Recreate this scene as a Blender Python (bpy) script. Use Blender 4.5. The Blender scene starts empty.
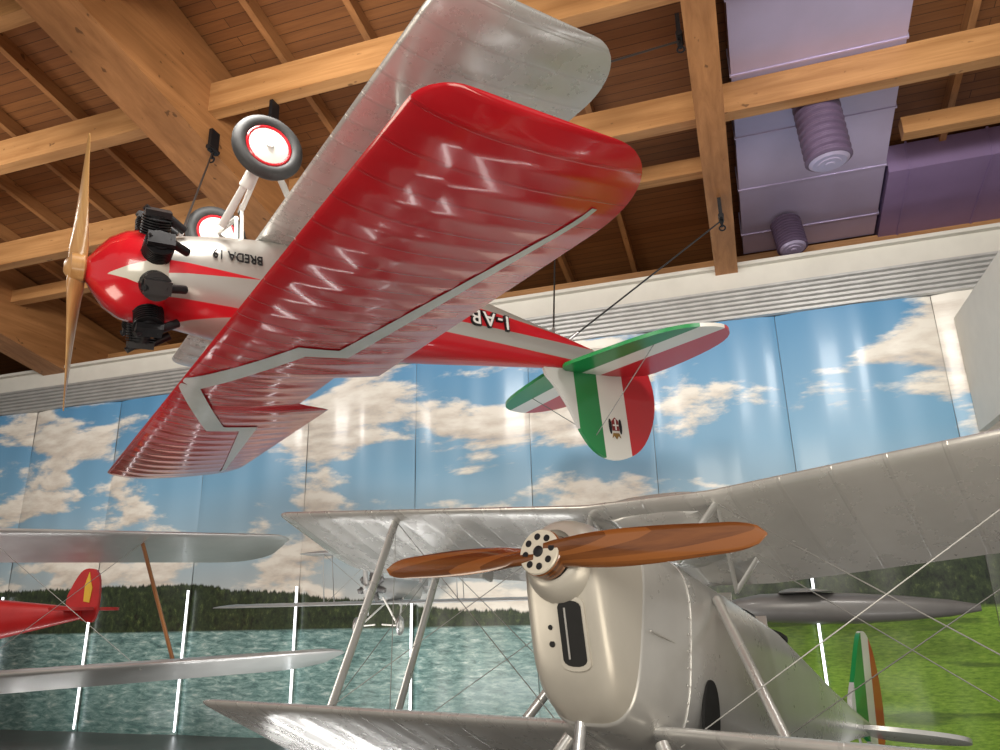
import bpy, math, numpy as np, random, bmesh
from mathutils import Vector, Matrix
random.seed(3)
COL=bpy.context.scene.collection
# ---------------------------------------------------------------- node helpers
def newmat(name):
    m=bpy.data.materials.new(name); m.use_nodes=True; nt=m.node_tree; nt.nodes.clear()
    o=nt.nodes.new('ShaderNodeOutputMaterial'); b=nt.nodes.new('ShaderNodeBsdfPrincipled'); nt.links.new(b.outputs[0],o.inputs[0])
    return m,nt,b
class NT:
    def __init__(s,nt): s.nt=nt
    def n(s,t,**k):
        x=s.nt.nodes.new(t)
        for a,v in k.items(): setattr(x,a,v)
        return x
    def put(s,sock,v):
        if isinstance(v,bpy.types.NodeSocket): s.nt.links.new(v,sock)
        elif v is not None:
            if sock.type=='RGBA' and not isinstance(v,(int,float)) and len(v)==3: v=(*v,1)
            sock.default_value=v
    def math(s,op,a,b=None,c=None,clamp=False):
        x=s.n('ShaderNodeMath',operation=op,use_clamp=clamp); s.put(x.inputs[0],a)
        if b is not None: s.put(x.inputs[1],b)
        if c is not None: s.put(x.inputs[2],c)
        return x.outputs[0]
    def mix(s,f,a,b):
        x=s.n('ShaderNodeMix',data_type='RGBA'); s.put(x.inputs[0],f); s.put(x.inputs[6],a); s.put(x.inputs[7],b); return x.outputs[2]
    def coord(s,which='Object'): return s.n('ShaderNodeTexCoord').outputs[which]
    def mapping(s,v,sc=(1,1,1),rot=(0,0,0),loc=(0,0,0)):
        x=s.n('ShaderNodeMapping'); s.put(x.inputs[0],v); x.inputs['Scale'].default_value=sc; x.inputs['Rotation'].default_value=rot; x.inputs['Location'].default_value=loc; return x.outputs[0]
    def noise(s,v,scale=5,detail=4,rough=.5,dist=0):
        x=s.n('ShaderNodeTexNoise'); s.put(x.inputs['Vector'],v); x.inputs['Scale'].default_value=scale; x.inputs['Detail'].default_value=detail; x.inputs['Roughness'].default_value=rough; x.inputs['Distortion'].default_value=dist; return x.outputs[0]
    def ramp(s,f,pts):
        x=s.n('ShaderNodeValToRGB'); s.put(x.inputs[0],f); r=x.color_ramp
        while len(r.elements)<len(pts): r.elements.new(.5)
        for e,(p,c) in zip(r.elements,pts):
            e.position=p; e.color=(*c,1) if len(c)==3 else c
        return x.outputs[0]
    def sep(s,v):
        x=s.n('ShaderNodeSeparateXYZ'); s.put(x.inputs[0],v); return x.outputs
    def comb(s,a,b,c):
        x=s.n('ShaderNodeCombineXYZ'); s.put(x.inputs[0],a); s.put(x.inputs[1],b); s.put(x.inputs[2],c); return x.outputs[0]
    def mr(s,v,a,b,c=0,d=1,smooth=False):
        x=s.n('ShaderNodeMapRange'); s.put(x.inputs[0],v)
        if smooth: x.interpolation_type='SMOOTHSTEP'
        x.inputs[1].default_value=a; x.inputs[2].default_value=b; x.inputs[3].default_value=c; x.inputs[4].default_value=d; return x.outputs[0]
    def bump(s,h,st=.2,d=.02):
        x=s.n('ShaderNodeBump'); s.put(x.inputs['Height'],h); x.inputs['Strength'].default_value=st; x.inputs['Distance'].default_value=d; return x.outputs[0]
def simple(name,col,rough=.5,metal=0.,coat=0.,var=.12,scale=6.,bump=0.,em=0.,sc=(1,1,1),rib=0.,ribk=.30):
    m,nt,b=newmat(name); N=NT(nt); v=N.mapping(N.coord(),sc); nz=N.noise(v,scale,5,.6)
    c2=tuple(max(0,c*(1-var)) for c in col); c1=tuple(min(1,c*(1+var)) for c in col)
    c=N.ramp(nz,[(.3,c2),(.7,c1)])
    b.inputs['Metallic'].default_value=metal; b.inputs['Coat Weight'].default_value=coat; b.inputs['Coat Roughness'].default_value=.08
    N.put(b.inputs['Roughness'],N.mr(nz,.2,.8,max(.02,rough-.06),rough+.06))
    if bump: N.put(b.inputs['Normal'],N.bump(nz,bump))
    if rib:   # sewn rib tapes every `rib` metres along the span
        q=N.sep(N.coord()); f=N.math('FRACT',N.math('ADD',N.math('DIVIDE',q[1],rib),100.5)); d=N.math('MULTIPLY',N.math('ABSOLUTE',N.math('SUBTRACT',f,.5)),rib)
        t=N.mr(d,.016,.010); N.put(b.inputs['Normal'],N.bump(t,.6,.003)); c=N.mix(N.math('MULTIPLY',t,ribk),c,tuple(k*.55 for k in col))
    N.put(b.inputs['Base Color'],c)
    if em: N.put(b.inputs['Emission Color'],(*col,1)); b.inputs['Emission Strength'].default_value=em
    return m
def wood(name,c1,c2,axis=0,rough=.45,scale=1.,coat=0.,knots=.8,lam=None):
    m,nt,b=newmat(name); N=NT(nt); s=[14*scale]*3; s[axis]=.9*scale
    v=N.mapping(N.coord(),tuple(s)); g=N.noise(v,1.2,6,.65,.6); 
    s2=[1.4]*3; s2[axis]=.5; big=N.noise(N.mapping(N.coord(),tuple(s2)),1.5,2)
    c=N.ramp(g,[(.28,c1),(.72,c2)]); dark=tuple(x*.7 for x in c1)
    c=N.mix(N.mr(big,.45,.75,0,.55),c,dark)
    if knots:
        kn=N.noise(N.mapping(N.coord(),tuple(5 if i!=axis else 3.2 for i in range(3))),1.6,2); kf=N.mr(kn,.70,.74,0,knots)
        c=N.mix(kf,c,tuple(x*.35 for x in c1))
    if lam:
        q=N.sep(N.coord()); f=N.math('FRACT',N.math('ADD',N.math('DIVIDE',q[0],lam),100)); c=N.mix(N.math('MULTIPLY',N.math('GREATER_THAN',f,.6),.6),c,tuple(min(1,x*1.35) for x in c2))
    N.put(b.inputs['Base Color'],c); b.inputs['Roughness'].default_value=rough; b.inputs['Coat Weight'].default_value=coat
    N.put(b.inputs['Normal'],N.bump(g,.15,.005)); return m
# ---------------------------------------------------------------- geometry helpers
class G:
    def __init__(s): s.v=[];s.f=[];s.m=[]
    def add(s,v,f,mi=0):
        o=len(s.v); s.v+= [tuple(p) for p in v]; s.f+=[tuple(i+o for i in q) for q in f]; s.m+=[mi]*len(f); return s
    def box(s,c,d,mi=0,rot=None):
        x,y,z=[k/2 for k in d]; vs=[Vector((a*x,b*y,e*z)) for a in(-1,1) for b in(-1,1) for e in(-1,1)]
        if rot is not None: vs=[rot@p for p in vs]
        vs=[p+Vector(c) for p in vs]
        return s.add(vs,[(0,1,3,2),(4,6,7,5),(0,4,5,1),(2,3,7,6),(0,2,6,4),(1,5,7,3)],mi)
    def loft(s,rings,mi=0,caps=True,closed=True):
        n=len(rings[0]); vs=[p for r in rings for p in r]; fs=[]
        for i in range(len(rings)-1):
            for j in range(n if closed else n-1):
                a=i*n+j; b=i*n+(j+1)%n; fs.append((a,b,b+n,a+n))
        if caps: fs.append(tuple(range(n))[::-1]); fs.append(tuple((len(rings)-1)*n+j for j in range(n)))
        return s.add(vs,fs,mi)
    def tube(s,p0,p1,r0,r1=None,seg=12,mi=0,flat=1.,ref=None,caps=True):
        p0=Vector(p0);p1=Vector(p1);r1=r0 if r1 is None else r1; d=(p1-p0).normalized()
        ref=Vector(ref) if ref is not None else (Vector((0,0,1)) if abs(d.z)<.9 else Vector((1,0,0)))
        a=(ref-d*ref.dot(d)).normalized(); b=d.cross(a)
        rings=[[p+a*math.cos(t)*r+b*math.sin(t)*r*flat for t in [2*math.pi*k/seg for k in range(seg)]] for p,r in((p0,r0),(p1,r1))]
        return s.loft(rings,mi,caps)
    def path(s,pts,r,seg=10,mi=0):
        pts=[Vector(p) for p in pts]; rings=[]; a=None
        for i,p in enumerate(pts):
            d=(pts[min(i+1,len(pts)-1)]-pts[max(i-1,0)]).normalized()
            if a is None: ref=Vector((0,0,1)) if abs(d.z)<.9 else Vector((1,0,0)); a=(ref-d*ref.dot(d)).normalized()
            else: a=(a-d*a.dot(d)).normalized()
            b=d.cross(a); rr=r[i] if isinstance(r,(list,tuple)) else r
            rings.append([p+a*math.cos(t)*rr+b*math.sin(t)*rr for t in [2*math.pi*k/seg for k in range(seg)]])
        return s.loft(rings,mi)
    def lathe(s,prof,c=(0,0,0),ax='x',seg=32,mi=0,caps=True):
        rings=[]
        for u,r in prof:
            ring=[]
            for k in range(seg):
                t=2*math.pi*k/seg; a,b=r*math.cos(t),r*math.sin(t)
                p={'x':(u,a,b),'y':(b,u,a),'z':(a,b,u)}[ax]; ring.append(Vector(p)+Vector(c))
            rings.append(ring)
        return s.loft(rings,mi,caps)
    def torus(s,c,R,r,ax='y',seg=36,sg=12,mi=0):
        rings=[]
        for i in range(seg+1):
            t=2*math.pi*i/seg; ring=[]
            for k in range(sg):
                q=2*math.pi*k/sg; rad=R+r*math.cos(q); h=r*math.sin(q); a,b=rad*math.cos(t),rad*math.sin(t)
                p={'x':(h,a,b),'y':(b,h,a),'z':(a,b,h)}[ax]; ring.append(Vector(p)+Vector(c))
            rings.append(ring)
        return s.loft(rings,mi,caps=False)
    def obj(s,name,mats,parent=None,smooth=False,matrix=None,**props):
        vs=s.v; off=Vector((0,0,0))
        if parent is None and matrix is None:
            a=np.array([tuple(p) for p in vs]); off=Vector(((a.min(0)+a.max(0))/2).tolist()); vs=[Vector(p)-off for p in vs]
        me=bpy.data.meshes.new(name); me.from_pydata([tuple(p) for p in vs],[],s.f); 
        for mm in (mats if isinstance(mats,(list,tuple)) else [mats]): me.materials.append(mm)
        me.polygons.foreach_set('material_index',s.m)
        bm=bmesh.new(); bm.from_mesh(me); bmesh.ops.recalc_face_normals(bm,faces=bm.faces); bm.to_mesh(me); bm.free()
        if smooth:
            me.polygons.foreach_set('use_smooth',[True]*len(me.polygons)); me.set_sharp_from_angle(angle=math.radians(smooth if smooth is not True else 40))
        me.update(); o=bpy.data.objects.new(name,me); COL.objects.link(o)
        if parent is not None: o.parent=parent
        if matrix is not None: o.matrix_world=matrix
        else: o.location=off
        for k,v in props.items(): o[k]=v
        return o
def empty(name,matrix,label,cat,group=None):
    o=bpy.data.objects.new(name,None); COL.objects.link(o); o.matrix_world=matrix; o.empty_display_size=.2; o['label']=label; o['category']=cat
    if group:o['group']=group
    return o
def airz(s,t,m=.03,p=.35):
    yt=5*t*(.2969*math.sqrt(s)-.126*s-.3516*s*s+.2843*s**3-.1036*s**4)
    yc=m/p**2*(2*p*s-s*s) if s<p else m/(1-p)**2*(1-2*p+2*p*s-s*s)
    return yc+yt,yc-yt
CH=[0,.006,.02,.05,.1,.17,.26,.37,.48,.6,.71,.82,.91,.97,1]
def wing(g,y0,y1,le,te,zf,t=.1,bay=.28,inc=0.,tf=lambda y:1.,mi=0,sag=.006,sub=5):
    nb=max(1,round(abs(y1-y0)/bay)); ys=[]
    for i in range(nb):
        for k in range(sub): ys.append((y0+(y1-y0)*(i+k/sub)/nb,k/sub))
    ys.append((y1,0))
    for e,sg in ((y0,1),(y1,-1)):
        ys+=[(e+sg*d*(1 if y1>y0 else -1),0) for d in (.003,.012,.03)]
    ys.sort(key=lambda q:q[0]); rings=[]
    for y,ph in ys:
        L,T=le(y),te(y); c=max(.002,L-T); k=tf(y); sgv=sag*4*ph*(1-ph); up=[];lo=[]
        for s_ in CH:
            a,b=airz(s_,t); e=sgv*min(1,s_*8)*min(1,(1-s_)*6)*k
            x=L-s_*c; dz=-s_*c*math.tan(inc)
            up.append(Vector((x,y,zf(y)+dz+a*c*k-e))); lo.append(Vector((x,y,zf(y)+dz+b*c*k+e)))
        rings.append(up+lo[::-1][1:-1])
    g.loft(rings,mi); return g
def tipfun(b,LE,TE,rl,ra,rc,sgn=0):
    def le(y):
        u=b-abs(y)
        if u>=rl: return LE
        q=1-max(0,u)/rl; return LE-rl*(1-math.sqrt(max(0,1-q*q)))
    def te(y):
        u=b-abs(y)
        if u>=ra: return TE
        q=1-max(0,u)/ra; return TE+rc*(1-math.sqrt(max(0,1-q*q)))
    return le,te
def tipthick(b,d=.4): return lambda y:(min(1,.25+math.sqrt(max(0,(b-abs(y))/d))*.75) if b-abs(y)<d else 1)
def plate(g,poly,th,plane='xz',mi=0,off=0):
    n=len(poly)
    def P(a,b,h): return {'xz':(a,h,b),'xy':(a,b,h),'yz':(h,a,b)}[plane]
    vs=[P(a,b,off-th/2) for a,b in poly]+[P(a,b,off+th/2) for a,b in poly]
    g.add(vs,[tuple(range(n))[::-1],tuple(range(n,2*n))]+[(i,(i+1)%n,n+(i+1)%n,n+i) for i in range(n)],mi); return g
def smoothpoly(p,it=2):
    for _ in range(it):
        q=[]
        for i in range(len(p)):
            a=p[i];b=p[(i+1)%len(p)]; q+=[(a[0]*.75+b[0]*.25,a[1]*.75+b[1]*.25),(a[0]*.25+b[0]*.75,a[1]*.25+b[1]*.75)]
        p=q
    return p
def text(body,size,matrix,mat,parent,name='lettering',ext=.003,sx=1.,bold=0.,space=1.):
    cu=bpy.data.curves.new('tmp','FONT'); cu.body=body; cu.size=size; cu.align_x='CENTER'; cu.align_y='CENTER'; cu.extrude=ext; cu.offset=bold; cu.space_character=space
    t=bpy.data.objects.new('tmp',cu); COL.objects.link(t); dg=bpy.context.evaluated_depsgraph_get(); me=bpy.data.meshes.new_from_object(t.evaluated_get(dg))
    bpy.data.objects.remove(t); me.materials.clear(); me.materials.append(mat); me.transform(Matrix.Diagonal((sx,1,1,1)))
    o=bpy.data.objects.new(name,me); COL.objects.link(o); o.parent=parent; o.matrix_local=matrix; return o
def prop_blade(g,R,ax_x,ang,cmax,mi=0,pitch=1.1,hand=1,root=.42,rth=.085,cap=1.05):
    rings=[]; ca,sa=math.cos(ang),math.sin(ang); er=Vector((0,ca,sa)); et=Vector((0,-sa,ca)); ex=Vector((1,0,0))
    wf=lambda u: root+(1-root)*math.sin(math.pi*min(1,(u*.95+.12))**.9)
    for i in range(29):
        u=i/28; r=.03+u*(R-.03); ch=cmax*wf(u)
        if u>=.8: q=(u-.8)/.2; ch=cmax*wf(.8)*math.sqrt(max(0.003,1-q*q))
        th=rth*(1-u)**1.2+.012; b=math.atan2(pitch,2*math.pi*max(r,.14)); b=min(b,cap)
        cd=(et*math.cos(b)*hand+ex*math.sin(b)); nd=er.cross(cd).normalized(); ring=[]
        for k in range(16):
            t=2*math.pi*k/16; ring.append(Vector((ax_x,0,0))+er*r+cd*(ch/2*math.cos(t))+nd*(th/2*math.sin(t)))
        rings.append(ring)
    g.loft(rings,mi)
def ring(x,w,zt,zb,n=2.6,seg=32):
    out=[]; zc=(zt+zb)/2; h=(zt-zb)/2
    for k in range(seg):
        t=2*math.pi*k/seg; c,s=math.cos(t),math.sin(t); out.append(Vector((x,w*math.copysign(abs(c)**(2/n),c),zc+h*math.copysign(abs(s)**(2/n),s))))
    return out
# ---------------------------------------------------------------- materials
M_redw=simple('red_fabric_enamel',(.47,.007,.014),.17,0,.8,.06,3,rib=9.24/31)
M_red=simple('red_enamel',(.50,.008,.016),.20,0,.6,.06,3)
M_silver=simple('silver_dope',(.58,.58,.57),.32,.45,.1,.06,4)
M_silverw=simple('silver_fabric',(.62,.62,.605),.28,.5,.2,.06,4,rib=7.76/26,ribk=.18)
M_silver2=simple('aluminium_paint',(.52,.52,.505),.29,.5,.2,.07,2.5)
M_silver2w=simple('aluminium_fabric',(.60,.595,.575),.27,.5,.25,.06,2.5,rib=9.0/28,ribk=.12)
M_cowl=simple('beige_aluminium_cowl',(.47,.445,.39),.36,.3,.15,.05,3)
M_cowl2=simple('grey_cowl_panel',(.46,.455,.435),.30,.45,.2,.06,3)
M_white=simple('white_paint',(.75,.74,.70),.35,0,.2,.04,5)
M_black=simple('black_iron',(.014,.014,.016),.4,.4,0,.3,12)
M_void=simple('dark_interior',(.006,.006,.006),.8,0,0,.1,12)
M_rubber=simple('tyre_rubber',(.03,.03,.03),.6,0,0,.2,14)
M_cable=simple('steel_cable',(.05,.05,.05),.4,.6,0,.1,20)
M_steel=simple('bare_steel',(.50,.50,.50),.3,.8,0,.1,20)
M_wire=simple('grey_rigging_wire',(.30,.30,.29),.4,.6,0,.1,20)
M_hub=simple('drilled_hub_alloy',(.58,.54,.45),.45,.3,0,.06,10)
M_prop=wood('walnut_propeller',(.075,.022,.006),(.20,.07,.017),1,.22,.8,.7,0,lam=.040)
M_propv=wood('pale_wood_propeller',(.33,.15,.045),(.56,.33,.13),2,.3,.8,.4,0)
M_strutwood=wood('brown_wood_strut',(.22,.09,.03),(.42,.2,.08),2,.4,.8,.3,0)
M_beamY=wood('glulam_timber_y',(.25,.105,.034),(.46,.215,.082),1,.5,.5)
M_beamX=wood('glulam_timber_x',(.34,.155,.052),(.60,.32,.13),0,.5,.5)
M_plaster=simple('white_plaster',(.66,.64,.58),.7,0,0,.04,3)
M_fascia=simple('galvanised_sheet',(.52,.52,.51),.4,.5,0,.08,5)
M_duct=simple('lilac_duct_paint',(.49,.43,.62),.36,.35,0,.05,1.5)
M_duct2=simple('purple_duct_paint',(.33,.24,.45),.38,.35,0,.06,1.5)
M_duct3=simple('dark_ribbed_duct',(.13,.09,.16),.5,.1,0,.1,5)
M_floor=simple('dark_concrete',(.10,.10,.10),.35,0,0,.2,2)
M_timberwall=wood('timber_wall',(.20,.09,.03),(.38,.19,.07),0,.6,.4)
M_glow=simple('streak_glow',(.92,.97,1.),.4,em=3.)  # emissive colour for the light streaks added at the banner seams
def deckmat():
    m,nt,b=newmat('plank_deck'); N=NT(nt); v=N.coord(); br=N.n('ShaderNodeTexBrick'); N.put(br.inputs['Vector'],v)
    br.inputs['Scale'].default_value=1; br.inputs['Brick Width'].default_value=6.5; br.inputs['Row Height'].default_value=.15; br.inputs['Mortar Size'].default_value=.005; br.inputs['Bias'].default_value=0
    N.put(br.inputs['Color1'],(.27,.105,.032)); N.put(br.inputs['Color2'],(.20,.075,.023)); N.put(br.inputs['Mortar'],(.04,.016,.006))
    g=N.noise(N.mapping(v,(1.2,22,22)),1.4,5,.6,.5); c=N.mix(N.mr(g,.35,.7,0,.45),br.outputs[0],(.12,.042,.013)); N.put(b.inputs['Base Color'],c); b.inputs['Roughness'].default_value=.55; return m
M_deck=deckmat()
def muralmat():
    m,nt,b=newmat('printed_landscape_mural'); N=NT(nt); geo=N.n('ShaderNodeNewGeometry'); P=geo.outputs['Position']; x,y,z=N.sep(P)
    sky=N.ramp(N.mr(z,2.,6.4),[(0,(.60,.60,.56)),(.22,(.40,.53,.60)),(.55,(.20,.41,.60)),(1,(.10,.30,.54))])
    cv=N.comb(N.math('MULTIPLY',x,.27),0,N.math('MULTIPLY',z,.80)); n1=N.noise(N.mapping(cv,loc=(3.3,0,1.2)),1.0,12,.58,.15)
    n2=N.noise(N.mapping(cv,loc=(3.3,0,1.29)),1.0,12,.58,.15)
    cl=N.mr(n1,.485,.545,0,1,True); lit=N.math('ADD',N.math('MULTIPLY',N.math('SUBTRACT',n1,n2),4.0),.62)
    cc=N.ramp(lit,[(.2,(.42,.39,.38)),(.5,(.72,.64,.54)),(.8,(.93,.88,.78))])
    col=N.mix(N.math('MULTIPLY',cl,.94),sky,cc)
    j=N.noise(N.comb(x,0,0),6,8,.78); jj=N.noise(N.comb(x,0,0),.6,3)
    top=N.math('ADD',N.math('ADD',N.mr(x,-10.,-4.2,2.25,1.62),N.math('MULTIPLY',j,.40)),N.math('MULTIPLY',jj,.25))
    topr=N.math('ADD',N.mr(x,0.,1.6,1.80,2.12),N.math('MULTIPLY',N.noise(N.comb(x,0,N.math('MULTIPLY',z,.6)),2.2,9,.72),1.15))
    right=N.mr(x,-1.3,-.9)
    top=N.math('ADD',N.math('MULTIPLY',top,N.math('SUBTRACT',1,right)),N.math('MULTIPLY',topr,right))
    tr=N.mr(N.math('SUBTRACT',top,z),-.01,.02)
    tn=N.noise(N.comb(N.math('MULTIPLY',x,3),0,N.math('MULTIPLY',z,2.2)),3.5,8,.75); tc=N.ramp(tn,[(.38,(.010,.016,.012)),(.56,(.04,.062,.026)),(.72,(.16,.20,.07))])
    col=N.mix(tr,col,tc)
    wv=N.comb(N.math('MULTIPLY',x,2.0),0,N.math('MULTIPLY',z,8)); wn=N.noise(wv,1.8,9,.76,.5)
    wc=N.ramp(wn,[(.36,(.05,.11,.105)),(.47,(.14,.26,.245)),(.56,(.28,.42,.39)),(.67,(.66,.74,.70))])
    wc=N.mix(N.mr(z,1.2,.2,0,.40),wc,(.06,.13,.125))
    col=N.mix(N.math('MULTIPLY',N.mr(z,1.74,1.70),N.math('SUBTRACT',1,right)),col,wc)
    gn=N.noise(N.comb(N.math('MULTIPLY',x,3),0,N.math('MULTIPLY',z,14)),3,6,.7); gc=N.ramp(gn,[(.3,(.07,.16,.014)),(.5,(.18,.33,.03)),(.72,(.32,.46,.07))])
    sb=N.noise(N.comb(N.math('MULTIPLY',x,.35),0,N.math('MULTIPLY',z,5)),1.0,2); gc=N.mix(N.mr(sb,.56,.62,0,.6),gc,(.03,.06,.012))
    col=N.mix(N.math('MULTIPLY',N.mr(z,1.90,1.84),right),col,gc)
    N.put(b.inputs['Base Color'],col); b.inputs['Roughness'].default_value=.36; b.inputs['Coat Weight'].default_value=.22; b.inputs['Coat Roughness'].default_value=.14
    return m
M_mural=muralmat()
# ---------------------------------------------------------------- camera
R3=Matrix(((.94923,.11501,.29281),(.31384,-.28227,-.90655),(-.02161,.95242,-.30403)))
cd=bpy.data.cameras.new('camera'); cam=bpy.data.objects.new('camera',cd); COL.objects.link(cam)
cm=R3.to_4x4(); cm.translation=(0,0,1.9); cam.matrix_world=cm; cd.lens=27; cd.sensor_width=36; cd.clip_end=200; bpy.context.scene.camera=cam
# ---------------------------------------------------------------- shell
def base(Y): return 7.2+.19*(12-Y)
def st(o): o['kind']='structure'; return o
XL,XR,YF,YB=-24,12,-6,15.5
st(G().box(((XL+XR)/2,(YF+YB)/2,-.05),(XR-XL,YB-YF,.1)).obj('floor',M_floor))
g=G(); a,b_=base(YF)+1.5,base(YB)+1.5
g.add([(XL,YF,a),(XR,YF,a),(XR,YB,b_),(XL,YB,b_),(XL,YF,a+.08),(XR,YF,a+.08),(XR,YB,b_+.08),(XL,YB,b_+.08)],[(0,1,2,3),(4,7,6,5),(0,4,5,1),(1,5,6,2),(2,6,7,3),(3,7,4,0)]); st(g.obj('ceiling',M_deck))
st(G().box(((XL+XR)/2,YB+.1,4.2),(XR-XL,.2,8.4)).obj('wall_back',M_timberwall))
st(G().box((XL-.1,(YF+YB)/2,6),(.2,YB-YF,12)).obj('wall_left',M_plaster))
st(G().box(((XL+5)/2,12.2,3.2),(5-XL,.08,6.4)).obj('wall_partition',M_plaster))
g=G().box(((XL+5)/2,12.35,7.12),(5-XL,.7,.40)); g.box(((XL+5)/2,11.95,7.30),(5-XL,.12,.06)); st(g.obj('trim_1',M_plaster))
g=G(); prof=[]
for i in range(29): prof.append((11.98-.05*(i%4 in(1,2)),6.36+.56*i/28))
vs=[(XL,y,z) for y,z in prof]+[(5,y,z) for y,z in prof]; n=len(prof); g.add(vs,[(i,i+1,n+i+1,n+i) for i in range(n-1)]); g.box(((XL+5)/2,12.1,6.64),(5-XL,.1,.56)); st(g.obj('trim_2',M_fascia))
st(G().box((3.28,10.0,5.08),(.10,3.9,1.72)).obj('wall_right',M_plaster))
seams=[-16.9,-14.6,-12.3,-10.04,-7.72,-5.50,-3.37,-1.30,.76,3.0,5.0]
for i in range(len(seams)-1):
    x0,x1=seams[i]+.004,seams[i+1]-.004; g=G(); rows=[]
    for k in range(41):
        u=k/40; x=x0+(x1-x0)*u; yy=12.03-.075*math.sin(math.pi*u)**.7+.010*math.sin(3*math.pi*u*2+i*1.7)*math.sin(math.pi*u)
        rows.append([(x,yy+.008*math.sin(q*.9+i+3*u),.0+6.36*q/16) for q in range(17)])
    g.loft(rows,0,caps=False,closed=False); o=g.obj('mural_banner',M_mural,smooth=60)
    o['label']='tall glossy banner printed with sky, clouds and '+('grass field' if seams[i]>-1.4 else 'lake water'); o['category']='banner'; o['group']='printed landscape banners along the wall'
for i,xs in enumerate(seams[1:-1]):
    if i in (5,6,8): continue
    g=G().tube((xs,11.945,.05),(xs,11.945,{4:2.3}.get(i,2.45)),.018,seg=10); g.box((xs,11.97,1.3),(.03,.02,2.3),1); o=g.obj('seam_streak',[M_glow,M_white],smooth=True)  # glowing strip stands in for a streak of light on the banner seam
    o['label']='thin glowing strip added for the white light streak at a banner seam'; o['category']='light streak'; o['group']='glowing streaks at the banner seams'
def beamY(x0,x1,h,dz=0,y0=YF,y1=YB,name='roof_beam',mat=M_beamY,label='massive glulam timber roof beam sloping towards the back wall',grp='main roof beams'):
    g=G(); vs=[]
    for y in (y0,y1):
        for x in (x0,x1):
            for k in (0,h): vs.append((x,y,base(y)+dz+k))
    g.add(vs,[(0,1,3,2),(4,6,7,5),(0,4,5,1),(2,3,7,6),(0,2,6,4),(1,5,7,3)]); o=g.obj(name,mat); o['label']=label;o['category']='beam';o['group']=grp; return o
beamY(-.06,.30,1.45); beamY(-7.15,-6.45,1.45); beamY(-14.6,-13.9,1.45)
for Y in (3.3,5.25,7.2,9.17,10.5,13.1):
    for xa,xb in ((-13.9,-7.15),(-6.45,-.06),(.30,8)):
        dz,h=.5,.46
        if Y==10.5: dz,h=.75,.26
        if Y==10.5 and xa==.30: xa=2.7
        g=G().box(((xa+xb)/2,Y,base(Y)+dz+h/2),(xb-xa,.2,h)); o=g.obj('roof_purlin',M_beamX); o['label']='light timber cross purlin fixed between the main beams';o['category']='beam';o['group']='roof purlins'
for xx in [-13.0+k*1.25 for k in range(5)]+[-5.5+k*1.3 for k in range(4)]+[3.4,4.7]:
    beamY(xx,xx+.09,.22,1.27,1.,YB,'roof_joist',M_beamY,'slim timber joist under the plank deck','roof joists')
def slant(x0,x1,y0,y1,dz,h,name,mat,label):
    g=G(); vs=[]; F=[(0,1,3,2),(4,6,7,5),(0,4,5,1),(2,3,7,6),(0,2,6,4),(1,5,7,3)]
    for y in (y0,y1):
        for x in (x0,x1):
            for k in (0,h): vs.append((x,y,base(y)+dz+k))
    g.add(vs,F)
    if y1-y0>x1-x0:
        for y in np.arange(y0+.1,y1,1.15):
            vs=[(x,yy,base(yy)+dz+k) for yy in (y-.015,y+.015) for x in (x0-.02,x1+.02) for k in (-.015,h+.02)]; g.add(vs,F)
    else:
        for x in np.arange(x0+.3,x1,1.1):
            vs=[(xx,yy,base(yy)+dz+k) for yy in (y0-.015,y1+.015) for xx in (x-.015,x+.015) for k in (-.015,h+.02)]; g.add(vs,F)
    o=g.obj(name,mat); o['label']=label;o['category']='duct'; return o
slant(.46,2.60,2.0,13.0,.97,.42,'ventilation_duct',M_duct,'lilac rectangular ventilation duct running along the roof')
slant(2.65,9.0,11.4,13.4,.9,.45,'ventilation_duct',M_duct2,'purple rectangular ventilation duct branching sideways')
def flex(c0,c1,r,label):
    g=G(); n=40; c0=Vector(c0);c1=Vector(c1)
    g.path([c0.lerp(c1,i/n) for i in range(n+1)],[r+(.03*r/.25 if (i//2)%2 else 0) for i in range(n+1)],28); d=(c1-c0).normalized()
    for k,(ra,rb) in enumerate(((.96,.80),(.66,.52),(.38,.2))): g.tube(c1+d*.002,c1+d*(.03+.012*k),ra*r,rb*r,28,mi=1)
    o=g.obj('flexible_duct',[M_duct3,M_duct],smooth=30); o['label']=label; o['category']='duct'
flex((1.50,9.55,base(9.55)+.90),(1.56,9.6,base(9.6)-.12),.27,'short ribbed round duct with a ringed round outlet')
flex((1.15,12.2,base(12.2)+.91),(1.2,12.1,base(12.1)+.35),.22,'short ribbed round duct below the end of the main duct')
# ---------------------------------------------------------------- shared aircraft parts
def wheel(parent,c,R,w,name='wheel',rim=True):
    c=Vector(c); g=G().torus(c,R-w*.5,w*.5,'y',40,14); wh=g.obj(name,M_rubber if rim else M_steel,parent,smooth=True)
    g=G(); g.lathe([(-w*.42,.02),(-w*.40,R*.30),(-w*.30,R*.52),(-w*.2,R*.66),(w*.2,R*.66),(w*.30,R*.52),(w*.40,R*.30),(w*.42,.02)],c,'y',36,0)
    if rim: g.torus(c-Vector((0,w*.22,0)),R*.60,.018,'y',36,8,1); g.torus(c+Vector((0,w*.22,0)),R*.60,.018,'y',36,8,1)
    g.lathe([(-w*.6,.035),(w*.6,.035)],c,'y',14,0); g.obj('wheel_disc',[M_white,M_red],wh,smooth=35,label='white wheel disc with red rim' if rim else 'plain white wheel disc'); return wh
def strut(parent,p0,p1,w=.045,mat=None,name='wing_strut',ref=(1,0,0),flat=.4,**k):
    return G().tube(p0,p1,w,seg=14,flat=flat,ref=ref).obj(name,mat or M_silver,parent,smooth=50,**k)
def wire(parent,a,b,r=.0038): return G().tube(a,b,r,seg=6).obj('bracing_wire',M_wire,parent,smooth=60)
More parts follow.
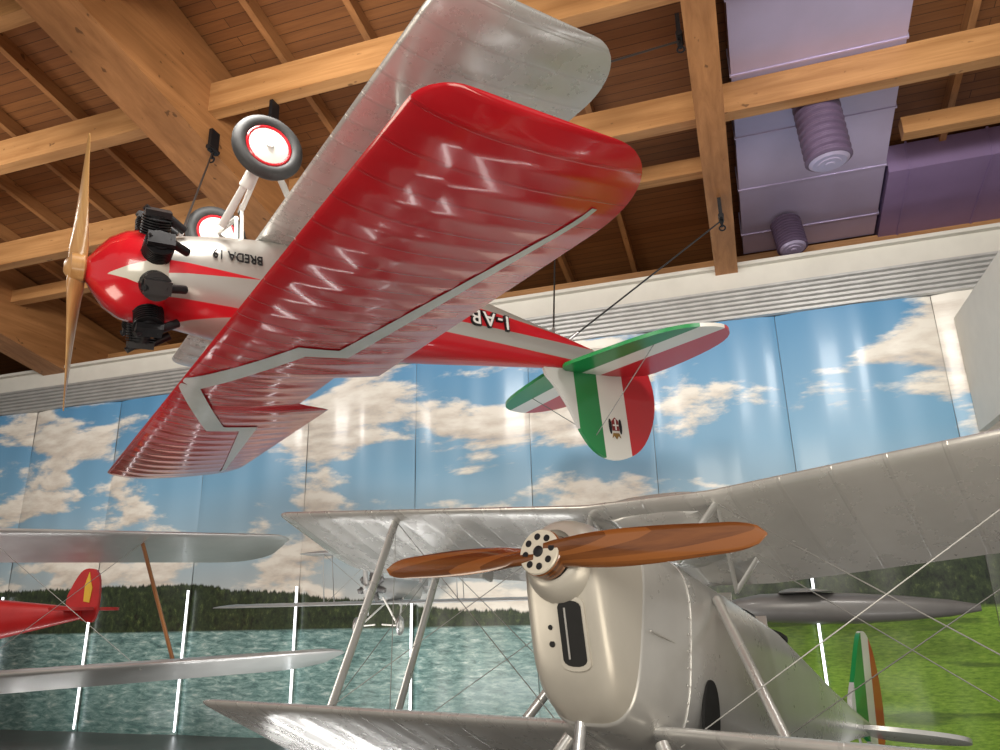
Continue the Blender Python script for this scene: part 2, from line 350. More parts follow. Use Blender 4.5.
def flagmat(name,x1,x2,x3,lead,k=0.,coat=.4):
    m,nt,b=newmat(name); N=NT(nt); q=N.sep(N.coord()); s=q[0]
    if k: s=N.math('SUBTRACT',s,N.math('MULTIPLY',N.math('ABSOLUTE',q[1]),k))
    c=N.mix(N.mr(s,x1,x1-.004),lead,(.006,.21,.05)); c=N.mix(N.mr(s,x2,x2-.004),c,(.74,.72,.66)); c=N.mix(N.mr(s,x3,x3-.004),c,(.52,.008,.015))
    N.put(b.inputs['Base Color'],c); b.inputs['Roughness'].default_value=.32; b.inputs['Coat Weight'].default_value=coat; return m
# ---------------------------------------------------------------- suspended red aerobatic biplane
def pose(rows,t):
    q=Matrix(rows).to_quaternion().normalized(); m=q.to_matrix().to_4x4(); m.translation=t; return m
TB=pose(((-.6095,-.7905,.0603),(-.7901,.6119,.0365),(-.0658,-.0254,-.9975)),(-4.172,6.064,5.004))
RP=empty('aerobatic_biplane',TB,'red and silver aerobatic biplane hanging upside down from cables','airplane')
def fusmat():
    m,nt,b=newmat('red_silver_fuselage'); N=NT(nt); v=N.coord(); x,y,z=N.sep(v)
    up=N.mr(N.math('SUBTRACT',z,N.mr(x,-4.2,-.6,.30,.22)),0,.006); aft=N.mr(x,-.7,-.706); up=N.math('MULTIPLY',up,aft)
    zc=N.mr(x,-4.2,1.3,.18,-.02); w=N.mr(x,-4.2,-1.,.03,.15); band=N.mr(N.math('SUBTRACT',N.math('ABSOLUTE',N.math('SUBTRACT',z,N.math('ADD',zc,-.12))),w),.004,0); band=N.math('MULTIPLY',band,N.mr(x,-.9,-.906))
    wf=N.mr(x,.45,1.25,0,.06); fl=N.mr(N.math('SUBTRACT',N.math('ABSOLUTE',N.math('ADD',z,-.03)),wf),.004,0); fl=N.math('MULTIPLY',fl,N.mr(x,.45,.456))
    wf2=N.mr(x,.2,1.25,0,.08); fl2=N.mr(N.math('SUBTRACT',N.math('ABSOLUTE',N.math('SUBTRACT',z,.36)),wf2),.004,0); fl2=N.math('MULTIPLY',fl2,N.mr(x,.2,.206))
    f=N.math('MAXIMUM',N.math('MAXIMUM',up,band),N.math('MAXIMUM',fl,fl2))
    c=N.mix(f,(.47,.455,.42),(.50,.008,.016)); N.put(b.inputs['Base Color'],c); b.inputs['Roughness'].default_value=.3; N.put(b.inputs['Metallic'],N.math('MULTIPLY',N.math('SUBTRACT',1,f),.5)); b.inputs['Coat Weight'].default_value=.3; return m
M_fus=fusmat()
secs=[(1.28,.40,.40,-.40,2),(1.1,.43,.44,-.44,2.1),(.7,.43,.50,-.50,2.4),(.2,.42,.52,-.54,2.8),(-.4,.41,.50,-.54,3),(-.9,.39,.52,-.50,2.8),(-1.6,.34,.50,-.42,2.6),(-2.4,.26,.45,-.29,2.5),(-3.2,.16,.40,-.12,2.4),(-3.9,.07,.38,.04,2.2),(-4.15,.04,.36,.10,2)]
G().loft([ring(*s) for s in secs]).obj('fuselage',M_fus,RP,smooth=50,label='silver fuselage with red deck and side flashes')
g=G(); plate(g,smoothpoly([(-.55,-.22),(-.55,.22),(-1.15,.2),(-1.15,-.2)]),.06,'xy',0,.53); g.obj('cockpit_opening',M_black,RP,label='dark open cockpit')
def nosemat():
    m,nt,b=newmat('red_cream_nose'); N=NT(nt); x,y,z=N.sep(N.coord()); w=N.mr(x,1.25,1.72,.17,.0); f=N.mr(N.math('SUBTRACT',N.math('ABSOLUTE',N.math('ADD',z,-.13)),w),.004,0)
    f=N.math('MULTIPLY',f,N.mr(x,1.72,1.71)); N.put(b.inputs['Base Color'],N.mix(f,(.50,.008,.016),(.55,.52,.44))); b.inputs['Roughness'].default_value=.2; b.inputs['Coat Weight'].default_value=.6; return m
g=G().lathe([(1.24,.40),(1.32,.44),(1.44,.435),(1.58,.395),(1.70,.32),(1.79,.21),(1.84,.13),(1.87,.10)],seg=40); g.obj('nose_cowling',nosemat(),RP,smooth=50,label='rounded red nose cowling with cream flashes')
for k in range(9):
    g=G(); a=2*math.pi*(k+.5)/9+math.pi/2; d=Vector((0,math.cos(a),math.sin(a))); p=Vector((1.36,0,0))
    g.tube(p+d*.34,p+d*.60,.08,seg=16)
    for j in range(8): g.tube(p+d*(.40+.024*j),p+d*(.410+.024*j),.128,seg=20)
    g.box(p+d*.62,(.22,.12,.06),rot=Matrix.Rotation(a-math.pi/2,3,'X')); g.tube(p+d*.62+Vector((-.05,0,0)),p+d*.50+Vector((-.24,0,0)),.04,seg=10); g.tube(p+d*.62+Vector((.07,0,0)),p+d*.36+Vector((.13,0,0)),.016,seg=8); g.tube(p+d*.62+Vector((.04,.03,0)),p+d*.67+Vector((.11,.03,0)),.03,seg=8)
    g.obj('engine_cylinder',M_black,RP,smooth=40,label='black finned radial engine cylinder')
g=G(); pa=-math.pi/2-.17; prop_blade(g,1.26,1.93,pa,.22); prop_blade(g,1.26,1.93,pa+math.pi,.22); g.lathe([(1.86,.10),(1.88,.13),(1.98,.13),(2.0,.09),(2.03,.05)],seg=24); g.obj('propeller',M_propv,RP,smooth=45,label='pale laminated wooden two-blade propeller')
BU=4.65
le0,te0=tipfun(BU,1.04,-.62,.20,.85,.58)
def teU(y):
    t_=te0(y); a=abs(y)
    if a<.62: t_+= .38*min(1,(.62-a)/.12)
    return t_
zU=lambda y:.95
TW=.062
g=G(); wing(g,-BU,BU,le0,teU,zU,TW,9.3/31,tf=tipthick(BU,.15),sag=.006,sub=8)
def onwing(y,fr,h=.004):
    L=le0(y); T=te0(y); c=L-T; return Vector((L-fr*c,y,zU(y)+airz(fr,TW)[0]*c+h))
def strip(pts,ws):
    left=[];right=[]
    for i in range(len(pts)):
        w=ws[i]; p=Vector(pts[i]); a=Vector(pts[max(0,i-1)]); b=Vector(pts[min(len(pts)-1,i+1)])
        d1=(p-a).normalized() if i>0 else (b-p).normalized(); d2=(b-p).normalized() if i<len(pts)-1 else d1
        n1=Vector((-d1.y,d1.x)); n2=Vector((-d2.y,d2.x)); m=(n1+n2).normalized(); k=w/max(.35,m.dot(n1)); left.append(p+m*k); right.append(p-m*k)
    rows=[]
    for i in range(len(pts)-1):
        ns=30
        for s_ in range(ns+(i==len(pts)-2)):
            u=s_/ns; A=left[i].lerp(left[i+1],u); B=right[i].lerp(right[i+1],u); row=[]
            for q_ in range(5):
                C=A.lerp(B,q_/4); y_,x_=C; fr=min(.995,max(.004,(1.04-x_)/1.66)); row.append(onwing(max(-BU+.02,min(BU-.02,y_)),fr))
            rows.append(row)
    g.loft(rows,1,caps=False,closed=False)
for sg in (-1,1): strip([(0.0,.98),(sg*1.35,.40),(sg*1.35,.04),(sg*4.1,-.40)],(.10,.10,.09,.022))
g.obj('upper_wing',[M_redw,M_silver],RP,smooth=35,label='glossy red fabric wing with silver zigzag stripe')
BL=3.95
le1,te1=tipfun(BL,.42,-1.20,.3,.65,.45)
g=G(); wing(g,-BL,BL,le1,te1,lambda y:-.52,.065,.30,tf=tipthick(BL,.15),sag=.006,sub=6); g.obj('lower_wing',M_silverw,RP,smooth=35,label='silver fabric lower wing')
for sg in(-1,1):
    strut(RP,(.75,sg*2.9,.95),(.1,sg*2.75,-.48)); strut(RP,(-.25,sg*2.9,.95),(-.75,sg*2.75,-.48)); strut(RP,(.1,sg*2.76,-.46),(-.25,sg*2.9,.93),.03)
    strut(RP,(.75,sg*.42,.97),(.55,sg*.34,.44),.035,name='cabane_strut'); strut(RP,(.0,sg*.42,.97),(-.15,sg*.34,.44),.035,name='cabane_strut')
    for a,b in (((.7,sg*2.88,.94),(.2,sg*.42,-.5)),((.1,sg*2.76,-.46),(.6,sg*.42,.96)),((-.2,sg*2.88,.94),(-.6,sg*.42,-.5)),((-.7,sg*2.76,-.46),(-.1,sg*.42,.96)),((-3.9,0,1.25),(-3.9,sg*1.2,.42))): wire(RP,a,b,.006)
M_fin=flagmat('flag_rudder',-3.64,-4.02,-4.47,(.58,.57,.54)); M_stab=flagmat('flag_tailplane',-3.2,-3.78,-4.10,(.006,.21,.05),-.10,.12)
g=G(); plate(g,smoothpoly([(-3.05,.33),(-3.45,.75),(-3.7,1.30),(-3.95,1.52),(-4.3,1.56),(-4.7,1.40),(-4.98,1.0),(-5.06,.6),(-4.97,.25),(-4.75,.0),(-4.2,.02),(-3.9,.1)],2),.05,'xz'); fin=g.obj('tail_fin',M_fin,RP,smooth=50,label='rudder painted green, white and red with a small crest')
M_gold=simple('crest_gold',(.30,.17,.04),.4,.5); M_crest=simple('crest_dark_red',(.22,.01,.012),.4)
def cs(p,k=.80,cx=-4.24,cz=1.10): return [(cx+(a+4.33)*k,cz+(b-1.05)*k) for a,b in p]
for sg in (-1,1):
    g=G(); plate(g,cs([(-4.26,.97),(-4.26,1.13),(-4.40,1.13),(-4.40,.97),(-4.33,.91)]),.01,'xz',0,sg*.030); plate(g,cs([(-4.24,1.25),(-4.27,1.17),(-4.39,1.17),(-4.42,1.25),(-4.375,1.21),(-4.33,1.27),(-4.285,1.21)]),.01,'xz',1,sg*.030); plate(g,cs([(-4.317,.94),(-4.317,1.12),(-4.343,1.12),(-4.343,.94)]),.012,'xz',2,sg*.032); plate(g,cs([(-4.27,1.03),(-4.27,1.055),(-4.39,1.055),(-4.39,1.03)]),.012,'xz',2,sg*.032)
    for e in (-1,1): plate(g,cs(smoothpoly([(-4.33+e*.085,.95),(-4.33+e*.13,.93),(-4.33+e*.14,1.1),(-4.33+e*.11,1.2),(-4.33+e*.085,1.14)],1)),.01,'xz',3,sg*.030)
    g.obj('crest',[M_crest,M_gold,M_white,M_black],fin,label='small coat of arms with crown and shield')
g=G()
for sg in (-1,1):
    plate(g,smoothpoly([(-3.35,0),(-3.42,sg*.5),(-3.62,sg*1.45),(-3.85,sg*1.82),(-4.30,sg*1.98),(-4.65,sg*1.7),(-4.80,sg*1.1),(-4.82,sg*.3),(-4.7,sg*.12),(-4.2,0)],2),.045,'xy',0,.40)
g.obj('tailplane',M_stab,RP,smooth=50,label='tailplane painted green, white and red')
for sg in(-1,1):
    wheel(RP,(.54,sg*.92,-1.08),.33,.13)
    g=G().tube((.80,sg*.36,-.48),(.56,sg*.86,-1.08),.04,.03,seg=12,flat=.5,ref=(1,0,0)); g.tube((-.05,sg*.36,-.5),(.52,sg*.86,-1.08),.032,seg=12,flat=.5,ref=(1,0,0)); g.tube((.54,sg*.98,-1.08),(.54,sg*.10,-.86),.026,seg=12); g.tube((.54,sg*.10,-.86),(.54,sg*.1,-.5),.02,seg=8)
    g.tube((.66,sg*.62,-.80),(.60,sg*.76,-.95),.06,seg=14); g.obj('landing_gear_leg',M_white,RP,smooth=45,label='white braced landing gear leg')
def sideM(x,z,y,ang=0): return Matrix.Translation((x,y,z))@Matrix.Rotation(ang,4,'Z')@Matrix.Rotation(math.pi/2,4,'X')
text('BREDA 19',.125,sideM(.66,-.165,-.430),M_black,RP,ext=.008,sx=.85)
text('I-AB',.24,sideM(-2.24,.0,-.282,-.11),M_black,RP,ext=.02,sx=1.1,bold=.016,space=1.25); text('I-AB',.24,sideM(-2.24,.0,-.286,-.11),M_white,RP,ext=.02,sx=1.1,bold=.002,space=1.25)
# suspension cables and brackets
def hang(top,bot):
    e=empty('suspension_cable',Matrix.Translation(top),'dark steel suspension cable with ceiling bracket','cable','suspension cables'); d=Vector(bot)-Vector(top)
    G().tube((0,0,-.1),d,.012,seg=8).obj('cable',M_cable,e,smooth=True)
    g=G().box((0,0,.06),(.05,.16,.34)); g.tube((0,-.10,-.06),(0,.10,-.06),.04,seg=12); g.tube((0,0,-.06),(0,0,-.2),.02,seg=10); g.torus((0,0,-.22),.04,.012,'y',16,6); g.obj('bracket',M_black,e,label='black steel ceiling bracket')
    G().tube(d*.93,d*.985,.022,seg=10).obj('turnbuckle',M_steel,e,smooth=True)
def mw(p): return tuple(TB@Vector(p))
hang((-5.47,7.24,8.36),mw((.54,0,-.86))); hang((-6.38,7.2,8.1),mw((1.1,0,-.45))); hang((-.12,7.4,8.25),mw((-.2,-2.76,-.5))); hang((.12,10.1,7.30),mw((-3.6,0,.02))); hang((-2.4,10.5,7.98),mw((-3.4,0,.0))); hang((-6.2,9.17,8.0),mw((-.2,2.76,-.5)))
# ---------------------------------------------------------------- silver touring biplane (near)
TC=pose(((-.3264,.9417,.0816),(-.912,-.3364,.2345),(.2483,.0022,.9687)),(-1.134,4.244,2.222))
CP=empty('touring_biplane',TC,'silver touring biplane with beige cowling and wooden propeller','airplane')
RK=.42
def rk(x,z): return RK*min(0,z)*max(0,min(1,(x+.62)/.48))
def rring(*s):
    return [Vector((p.x+rk(p.x,p.z),p.y,p.z)) for p in ring(*s,seg=56)]
secs=[(-.120,.17,-.02,-.54,3.2),(-.125,.21,.04,-.60,3.6),(-.14,.24,.09,-.65,3.9),(-.175,.262,.14,-.69,4),(-.24,.278,.20,-.73,4),(-.34,.292,.25,-.765,3.8),(-.48,.305,.28,-.79,3.6),(-.62,.315,.29,-.81,3.5)]
cowl=G().loft([rring(*s) for s in secs]).obj('engine_cowling',M_cowl,CP,smooth=70,label='rounded beige-grey engine cowling')
G().lathe([(-.66,.20),(-.60,.262),(-.42,.268),(-.28,.262),(-.18,.243),(-.11,.21),(-.08,.175),(-.075,.15),(-.10,.135),(-.14,.03)],(0,0,.02),seg=44).obj('intake_ring',[M_cowl],CP,smooth=60,label='round beige housing hump behind the propeller')
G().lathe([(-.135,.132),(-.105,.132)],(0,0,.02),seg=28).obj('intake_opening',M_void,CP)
def yzplate(cy,cz,w,h,front,th,it=2):
    g=G(); poly=smoothpoly([(cy-w/2,cz-h/2),(cy-w/2,cz-h/4),(cy-w/2,cz+h/4),(cy-w/2,cz+h/2),(cy+w/2,cz+h/2),(cy+w/2,cz+h/4),(cy+w/2,cz-h/4),(cy+w/2,cz-h/2)],it); n=len(poly)
    vs=[(front-th+RK*z,y,z) for y,z in poly]+[(front+RK*z,y,z) for y,z in poly]; g.add(vs,[tuple(range(n))[::-1],tuple(range(n,2*n))]+[(i,(i+1)%n,n+(i+1)%n,n+i) for i in range(n)]); return g
SY,SZ=.06,-.38
yzplate(SY,SZ,.195,.375,-.108,.03).obj('slot_frame',M_cowl,CP,label='raised rim around the cooling slot')
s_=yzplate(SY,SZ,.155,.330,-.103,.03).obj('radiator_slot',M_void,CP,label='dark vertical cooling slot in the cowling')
for k in range(1): G().tube((-.102+RK*-.50,SY-.03,-.51),(-.102+RK*-.25,SY-.03,-.25),.006,seg=8).obj('slot_bar',M_cowl2,s_,smooth=True)
for (yy,zz,rr) in ((-.09,-.43,.018),(-.09,-.345,.014)): 
    x_=-.122+RK*zz; G().lathe([(x_-.03,rr),(x_+.008,rr)],(0,yy,zz),'x',16).obj('cowling_hole',M_void,CP,smooth=30)
secs=[(-.60,.312,.292,-.81,3.5),(-.625,.322,.30,-.82,3.5),(-.9,.345,.305,-.86,3.4),(-1.15,.375,.305,-.90,3.3)]
G().loft([ring(*s,seg=56) for s in secs]).obj('engine_panels',M_cowl2,CP,smooth=70,label='grey metal engine side panels')
secs=[(-1.13,.382,.307,-.91,3.3),(-1.3,.395,.307,-.925,3.2),(-2.2,.41,.30,-.91,3.2),(-3.0,.39,.30,-.84,3),(-3.8,.34,.22,-.68,2.8),(-4.8,.24,.14,-.46,2.6),(-5.8,.13,.08,-.24,2.4),(-6.6,.05,.05,-.10,2.2)]
G().loft([ring(*s,seg=40) for s in secs]).obj('fuselage',M_silver2,CP,smooth=70,label='silver fabric and sheet metal fuselage')
for sg in (-1,1):
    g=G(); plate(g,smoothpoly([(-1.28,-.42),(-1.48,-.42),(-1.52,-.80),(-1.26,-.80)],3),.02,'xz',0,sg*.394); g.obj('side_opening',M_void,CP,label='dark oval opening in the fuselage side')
    for k in range(9): G().lathe([(0,.008),(sg*.010,.006)],(-1.10,sg*.369,.1-.1*k),'y',10).obj('rivet',M_cowl2,CP)
    g=G(); g.box((-.88,sg*.348,-.28),(.46,.010,.008)); g.obj('panel_hinge',M_cowl2,CP)
for xx in (-2.6,-3.35):
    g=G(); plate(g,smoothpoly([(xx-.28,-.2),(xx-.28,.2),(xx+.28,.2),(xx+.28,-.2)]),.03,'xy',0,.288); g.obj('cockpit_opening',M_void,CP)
    g=G(); g.add([(xx+.32,-.18,.29),(xx+.32,.18,.29),(xx+.24,.14,.40),(xx+.24,-.14,.40),(xx+.33,-.18,.29),(xx+.33,.18,.29),(xx+.25,.14,.40),(xx+.25,-.14,.40)],[(0,1,2,3),(7,6,5,4),(0,4,5,1),(1,5,6,2),(2,6,7,3),(3,7,4,0)]); g.obj('windscreen',M_silver2,CP)
g=G()
for a in (.012,math.pi+.012): prop_blade(g,1.28,-.01,a,.20,0,1.2,1,.66,.085,.80)
g.lathe([(-.075,.11),(-.06,.135),(.025,.135),(.035,.12)],seg=32); pr=g.obj('propeller',M_prop,CP,smooth=45,label='varnished walnut two-blade propeller')
g=G().lathe([(.030,.03),(.030,.128),(.044,.132),(.052,.126),(.054,.04),(.054,.0)],seg=40); hub=g.obj('hub_plate',M_hub,pr,smooth=35,label='round drilled metal hub plate')
for k in range(8):
    a=2*math.pi*k/8+.2; G().lathe([(.048,.020),(.057,.020)],(0,.088*math.cos(a),.088*math.sin(a)),'x',12).obj('bolt_hole',M_black,hub)
G().lathe([(.048,.034),(.060,.032),(.066,.012)],(0,0,0),'x',16).obj('shaft_nut',M_black,hub,smooth=40)
BU2=4.50; INC=.23; CU=1.22; XU=-1.12; ZU=.74
le,te=tipfun(BU2,XU,XU-CU,.25,.55,.5)
zW=lambda y:ZU+max(0,abs(y)-.5)*.09
g=G(); wing(g,-BU2,BU2,le,te,zW,.10,9.0/28,INC,tipthick(BU2,.3),0,.003,6); uw=g.obj('upper_wing',M_silver2w,CP,smooth=35,label='silver fabric upper wing')
BL2=4.64; CL=1.25; XLl=-.90; ZL=-.78; IL=.25
le,te=tipfun(BL2,XLl,XLl-CL,.35,.7,.6)
zW2=lambda y:ZL-max(0,abs(y)-.5)*.012
g=G(); wing(g,-BL2,BL2,le,te,zW2,.10,9.0/28,IL,tipthick(BL2,.3),0,.003,6); g.obj('lower_wing',M_silver2w,CP,smooth=35,label='silver fabric lower wing')
def up(x,y): return (XU-x,y,zW(y)-x*math.tan(INC)-.01)
def lo(x,y): return (XLl-x,y,zW2(y)-x*math.tan(IL)+.06)
for sg in (-1,1):
    strut(CP,up(.15,sg*2.68),lo(.12,sg*2.72),.045,M_silver2); strut(CP,up(.85,sg*2.68),lo(.85,sg*2.72),.045,M_silver2)
    strut(CP,up(.12,sg*.5),(-1.0,sg*.34,.24),.035,M_silver2,name='cabane_strut'); strut(CP,up(.85,sg*.5),(-1.9,sg*.37,.28),.035,M_silver2,name='cabane_strut'); strut(CP,up(.15,sg*.5),(-1.9,sg*.37,.28),.025,M_silver2,name='cabane_strut')
    strut(CP,(-1.5,sg*.39,.12),(-1.2,sg*.96,-.84),.036,M_silver2,name='bracing_strut',flat=.9)
    for a,b in ((up(.15,sg*2.68),(-1.0,sg*.38,-.85)),(lo(.12,sg*2.72),up(.12,sg*.5)),(up(.85,sg*2.68),(-1.9,sg*.40,-.85)),(lo(.85,sg*2.72),up(.85,sg*.5)),(up(.15,sg*2.68),lo(.85,sg*2.72)),(up(.85,sg*2.68),lo(.12,sg*2.72))): wire(CP,a,b)
    g=G(); p=up(.95,sg*2.15); g.box((p[0],p[1],p[2]-.06),(.16,.03,.13)); g.obj('aileron_horn',M_silver2,CP)
    wheel(CP,(-.75,sg*.85,-1.62),.33,.13)
    g=G().tube((-.9,sg*.31,-.85),(-.75,sg*.78,-1.62),.04,seg=12); g.tube((-1.7,sg*.33,-.85),(-.78,sg*.78,-1.62),.032,seg=12); g.tube((-.75,sg*.9,-1.62),(-.75,sg*.1,-1.3),.026,seg=12); g.obj('landing_gear_leg',M_silver2,CP,smooth=45)
g=G(); g.loft([ring(XU-.10-.0,.0+.02,ZU+.05,ZU-.02,2.5,20),ring(XU-.16,.40,ZU+.10,ZU-.10,3,20),ring(XU-.70,.40,ZU-.02,ZU-.26,3,20),ring(XU-.95,.06,ZU-.14,ZU-.22,2.5,20)]); g.obj('fuel_tank',M_silver2,CP,smooth=50,label='silver fuel tank in the wing centre section')
g=G().tube((-.62,-.06,-.78),(-.60,-.06,-1.25),.035,seg=14); g.tube((-.60,-.06,-1.25),(-.67,-.06,-1.33),.035,seg=14); g.obj('drain_pipe',M_steel,CP,smooth=40)
M_fin2=flagmat('flag_rudder_silver',-6.10,-6.58,-6.90,(.47,.47,.46))
g=G(); plate(g,smoothpoly([(-5.85,.05),(-6.15,.45),(-6.4,.85),(-6.58,1.07),(-6.85,1.10),(-7.12,.9),(-7.3,.5),(-7.3,.0),(-7.12,-.22),(-6.6,-.18)],2),.05,'xz'); g.obj('tail_fin',M_fin2,CP,smooth=50,label='silver fin with green, white and red rudder')
g=G()
for sg in (-1,1): plate(g,smoothpoly([(-5.95,0),(-6.05,sg*.5),(-6.3,sg*.95),(-6.6,sg*1.05),(-6.9,sg*.95),(-7.0,sg*.5),(-6.85,sg*.1),(-6.5,0)],2),.045,'xy',0,-.08)
g.obj('tailplane',M_cowl2,CP,smooth=50); strut(CP,(-6.2,.0,-.15),(-6.5,.0,-.5),.03,name='tail_skid')
# ---------------------------------------------------------------- further aircraft (generic build)
def aircraft(M,name,label,fm,wm,hu,hl,c,zu,zl,nose,tail,fw,fh,sm,finm,ys,gz=1.5,stag=.2,tailscale=1.,patch=None,dih=.02,R=1.0,engm=None,propm=None,sw=.04,single=False,rim=True,ew=.05):
    E=empty(name,M,label,'airplane')
    secs=[(nose-.1,fw*.55,fh*.55,-fh*.55,2),(nose-.3,fw*.9,fh*.9,-fh*.9,2.1),(nose-.9,fw,fh,-fh,2.4),(-.8,fw,fh*1.05,-fh,2.6),(-(tail*.5)-.3,fw*.6,fh*.8,-fh*.6,2.4),(-tail+.1,fw*.15,fh*.45,fh*.05,2)]
    G().loft([ring(*s,seg=24) for s in secs]).obj('fuselage',fm,E,smooth=50)
    for nm,h,z,x in ([('upper_wing',hu,zu,.45+stag),('lower_wing',hl,zl,.45)]):
        le,te=tipfun(h,x,x-c,c*.2,c*.5,c*.4); g=G(); wing(g,-h,h,le,te,lambda y:z+abs(y)*dih,.08,.35,.0,tipthick(h,.3),0,.003,3); g.obj(nm,wm,E,smooth=35)
    for sg in (-1,1):
        for y_ in ys:
            if single: strut(E,(.0+stag,sg*y_,zu+y_*dih),(.1,sg*(y_+.42),zl+y_*dih+.03),sw,sm)
            else: strut(E,(.3+stag,sg*y_,zu+y_*dih),(.3,sg*y_,zl+y_*dih+.03),sw,sm); strut(E,(-c+.7+stag,sg*y_,zu+y_*dih),(-c+.65,sg*y_,zl+y_*dih+.03),sw,sm)
            wire(E,(.3+stag,sg*y_,zu),(.3,sg*fw,zl)); wire(E,(.3,sg*y_,zl),(.3+stag,sg*fw,zu))
        strut(E,(.3+stag,sg*fw,zu),(.3,sg*fw*.8,fh*.9),.03,sm,name='cabane_strut')
    g=G(); plate(g,smoothpoly([(-tail+.9*tailscale,fh*.45),(-tail+.5*tailscale,fh+.5*tailscale),(-tail+.1,fh+.75*tailscale),(-tail-.3*tailscale,fh+.6*tailscale),(-tail-.35*tailscale,0),(-tail,-.05)],2),.05,'xz'); f=g.obj('tail_fin',finm,E,smooth=50)
    if patch:
        for sg in (-1,1):
            g=G(); cx,cz=-tail+.03,fh+.12*tailscale; plate(g,[(cx-.05,cz-.22),(cx+.05,cz-.20),(cx+.06,cz+.05),(cx+.01,cz+.24),(cx-.03,cz+.10),(cx-.07,cz+.0)],.012,'xz',0,sg*.032); g.obj('tail_emblem',patch,f,label='narrow yellow emblem')
    g=G()
    for sg in (-1,1): plate(g,smoothpoly([(-tail+.8*tailscale,0),(-tail+.6*tailscale,sg*.9*tailscale),(-tail+.2,sg*1.25*tailscale),(-tail-.2,sg*1.1*tailscale),(-tail-.25,sg*.15),(-tail,0)],2),.045,'xy',0,fh*.4)
    g.obj('tailplane',finm,E,smooth=50)
    for k in range(7):
        a=2*math.pi*k/7+math.pi/2; d=Vector((0,math.cos(a),math.sin(a))); p=Vector((nose-.18,0,0)); g=G().tube(p+d*fw*.5,p+d*(fw+2*ew),ew,seg=12)
        for j in range(4): g.tube(p+d*(fw*.72+.6*ew*j),p+d*(fw*.72+.25*ew+.6*ew*j),ew*1.4,seg=14)
        g.obj('engine_cylinder',engm or M_black,E,smooth=40)
    g=G(); prop_blade(g,R,nose+.02,math.pi/2+.1,.13*R+.02); prop_blade(g,R,nose+.02,-math.pi/2+.1,.13*R+.02); g.lathe([(nose-.12,fw*.4),(nose+.04,fw*.3),(nose+.1,.02)],seg=18); g.obj('propeller',propm or M_prop,E,smooth=45)
    for sg in (-1,1):
        k=min(1,gz/1.5); q=.03*min(1,fw/.3)
        wheel(E,(.7,sg*.75*k,-gz+.3*k),.3*k,.11*k,rim=rim); g=G().tube((.8,sg*fw*.7,-fh*.8),(.7,sg*.68*k,-gz+.3*k),q,seg=10); g.tube((0,sg*fw*.7,-fh*.8),(.68,sg*.68*k,-gz+.3*k),q,seg=10); g.tube((.7,sg*.8*k,-gz+.3*k),(.7,sg*.05,-gz+.35*k),q*.8,seg=10); g.obj('landing_gear_leg',M_white,E,smooth=45)
    return E
def place(x,y,z,hx,hy,pit=0):
    h=Vector((hx,hy,pit)).normalized(); yv=Vector((0,0,1)).cross(h).normalized(); zv=h.cross(yv); m=Matrix((h,yv,zv)).transposed().to_4x4(); m.translation=(x,y,z); return m
M_redwood=simple('red_dope',(.48,.02,.02),.4,0,.2,.1,4); M_star=simple('yellow_paint',(.75,.5,.05),.4,0,.1,.06,5); M_grey=simple('grey_fuselage_paint',(.15,.145,.14),.38,.2,.15,.12,2); M_pale=simple('pale_grey_paint',(.50,.51,.51),.4,.2,.1,.06,4); M_engrey=simple('grey_engine',(.17,.17,.17),.45,.3,0,.2,9)
aircraft(place(-9.0,6.45,2.10,.80,-.60,.22),'biplane','silver-winged biplane with brown wooden interplane struts',M_redwood,M_silver,4.25,4.95,1.40,.88,-.84,2.0,5.0,.4,.45,M_strutwood,M_redwood,(2.25,),gz=2.05,tailscale=.8,stag=-.25,sw=.055,single=True)
aircraft(place(-13.35,8.9,1.95,-.97,-.16),'red_biplane','red biplane with a narrow yellow emblem on its fin',M_redwood,M_redwood,1.9,1.9,1.2,.8,-.55,1.9,3.6,.40,.42,M_strutwood,M_redwood,(1.5,),gz=1.95,tailscale=.50,patch=M_star)
SB=place(-5.0,10.35,2.28,.10,-.99)
e=aircraft(SB,'small_biplane','small pale silver biplane with grey radial engine, hung on cables',M_pale,M_pale,1.35,2.75,.70,.52,-.20,1.15,1.3,.13,.15,M_pale,M_pale,(1.0,),gz=.62,stag=.1,tailscale=.30,R=.36,engm=M_engrey,propm=M_pale,sw=.016,rim=False,dih=.0,ew=.034)
GM=place(.62,11.42,1.90,-1,.02)
GL=empty('grey_monoplane',GM,'dark grey monoplane with long pointed tapering fuselage','airplane')
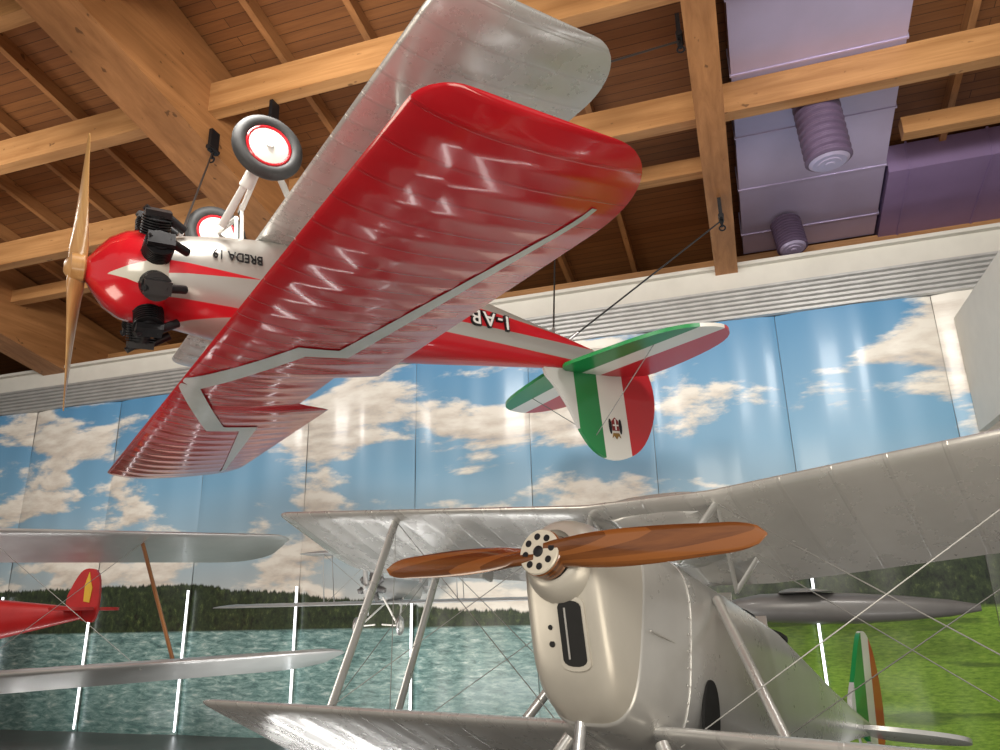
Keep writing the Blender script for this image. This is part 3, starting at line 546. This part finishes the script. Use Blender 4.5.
secs=[(1.1,.03,.04,-.02,2),(1.0,.10,.12,-.10,2),(.6,.18,.19,-.18,2.1),(0,.20,.20,-.21,2.2),(-.6,.18,.17,-.22,2.2),(-1.2,.13,.12,-.19,2.2),(-1.7,.07,.06,-.15,2),(-2.05,.02,-.01,-.09,2)]
G().loft([ring(*s,seg=28) for s in secs]).obj('fuselage',M_grey,GL,smooth=50)
g=G(); le,te=tipfun(.36,.35,-.35,.2,.3,.25); wing(g,-.36,.36,le,te,lambda y:.20,.10,.12,0,tipthick(.36,.2),0,.001,3); g.obj('wing',M_grey,GL,smooth=35)
g=G(); 
for sg in (-1,1): g.tube((.6,sg*.1,-.15),(.75,sg*.22,-1.90),.03,seg=10)
g.obj('support_leg',M_black,GL)
# ---------------------------------------------------------------- lights
w=bpy.data.worlds.new('world'); bpy.context.scene.world=w; w.use_nodes=True; bg=w.node_tree.nodes['Background']; bg.inputs[0].default_value=(1,.95,.88,1); bg.inputs[1].default_value=.48
def area(loc,tgt,size,power,col=(1,.93,.82),sy=None):
    l=bpy.data.lights.new('fill_light','AREA'); l.energy=power; l.color=col; l.size=size
    if sy: l.shape='RECTANGLE'; l.size_y=sy
    o=bpy.data.objects.new('fill_light',l); COL.objects.link(o); o.location=loc; o.rotation_euler=(Vector(tgt)-Vector(loc)).to_track_quat('-Z','Y').to_euler(); return o
area((-1,-3,5.5),(-3,9,4),4,540); area((-8,2,.6),(-5,8,9),3,220,(1,.88,.72)); area((2,1.5,.5),(1,7,9),3,160,(1,.88,.72)); area((-4,4.5,7.4),(-4,12.5,3),1.2,210,(1,.96,.9)); area((-11,4.5,7.4),(-11,12.5,3),1.2,210,(1,.96,.9)); area((2.5,5,7.2),(2.5,12.5,2.5),1.2,180,(1,.96,.9))  # unseen fill lights added to brighten ceiling, wings and mural
for xx,yy in ((-11,9.5),(-6.5,9.5),(-2.2,9.2),(1.6,8.6),(-4.2,7.6)): area((xx,yy,.10),(xx,yy+1.0,3),2.6,26,(1,.98,.95),.22)  # unseen floor strips added for streak reflections on the wings and a brighter mural
area((-4.5,8.2,.4),(-4.5,12,1.6),4.5,60,(1,.98,.95),.3)  # added below the view to lift the lower part of the mural
bpy.context.scene.view_settings.view_transform='Standard'
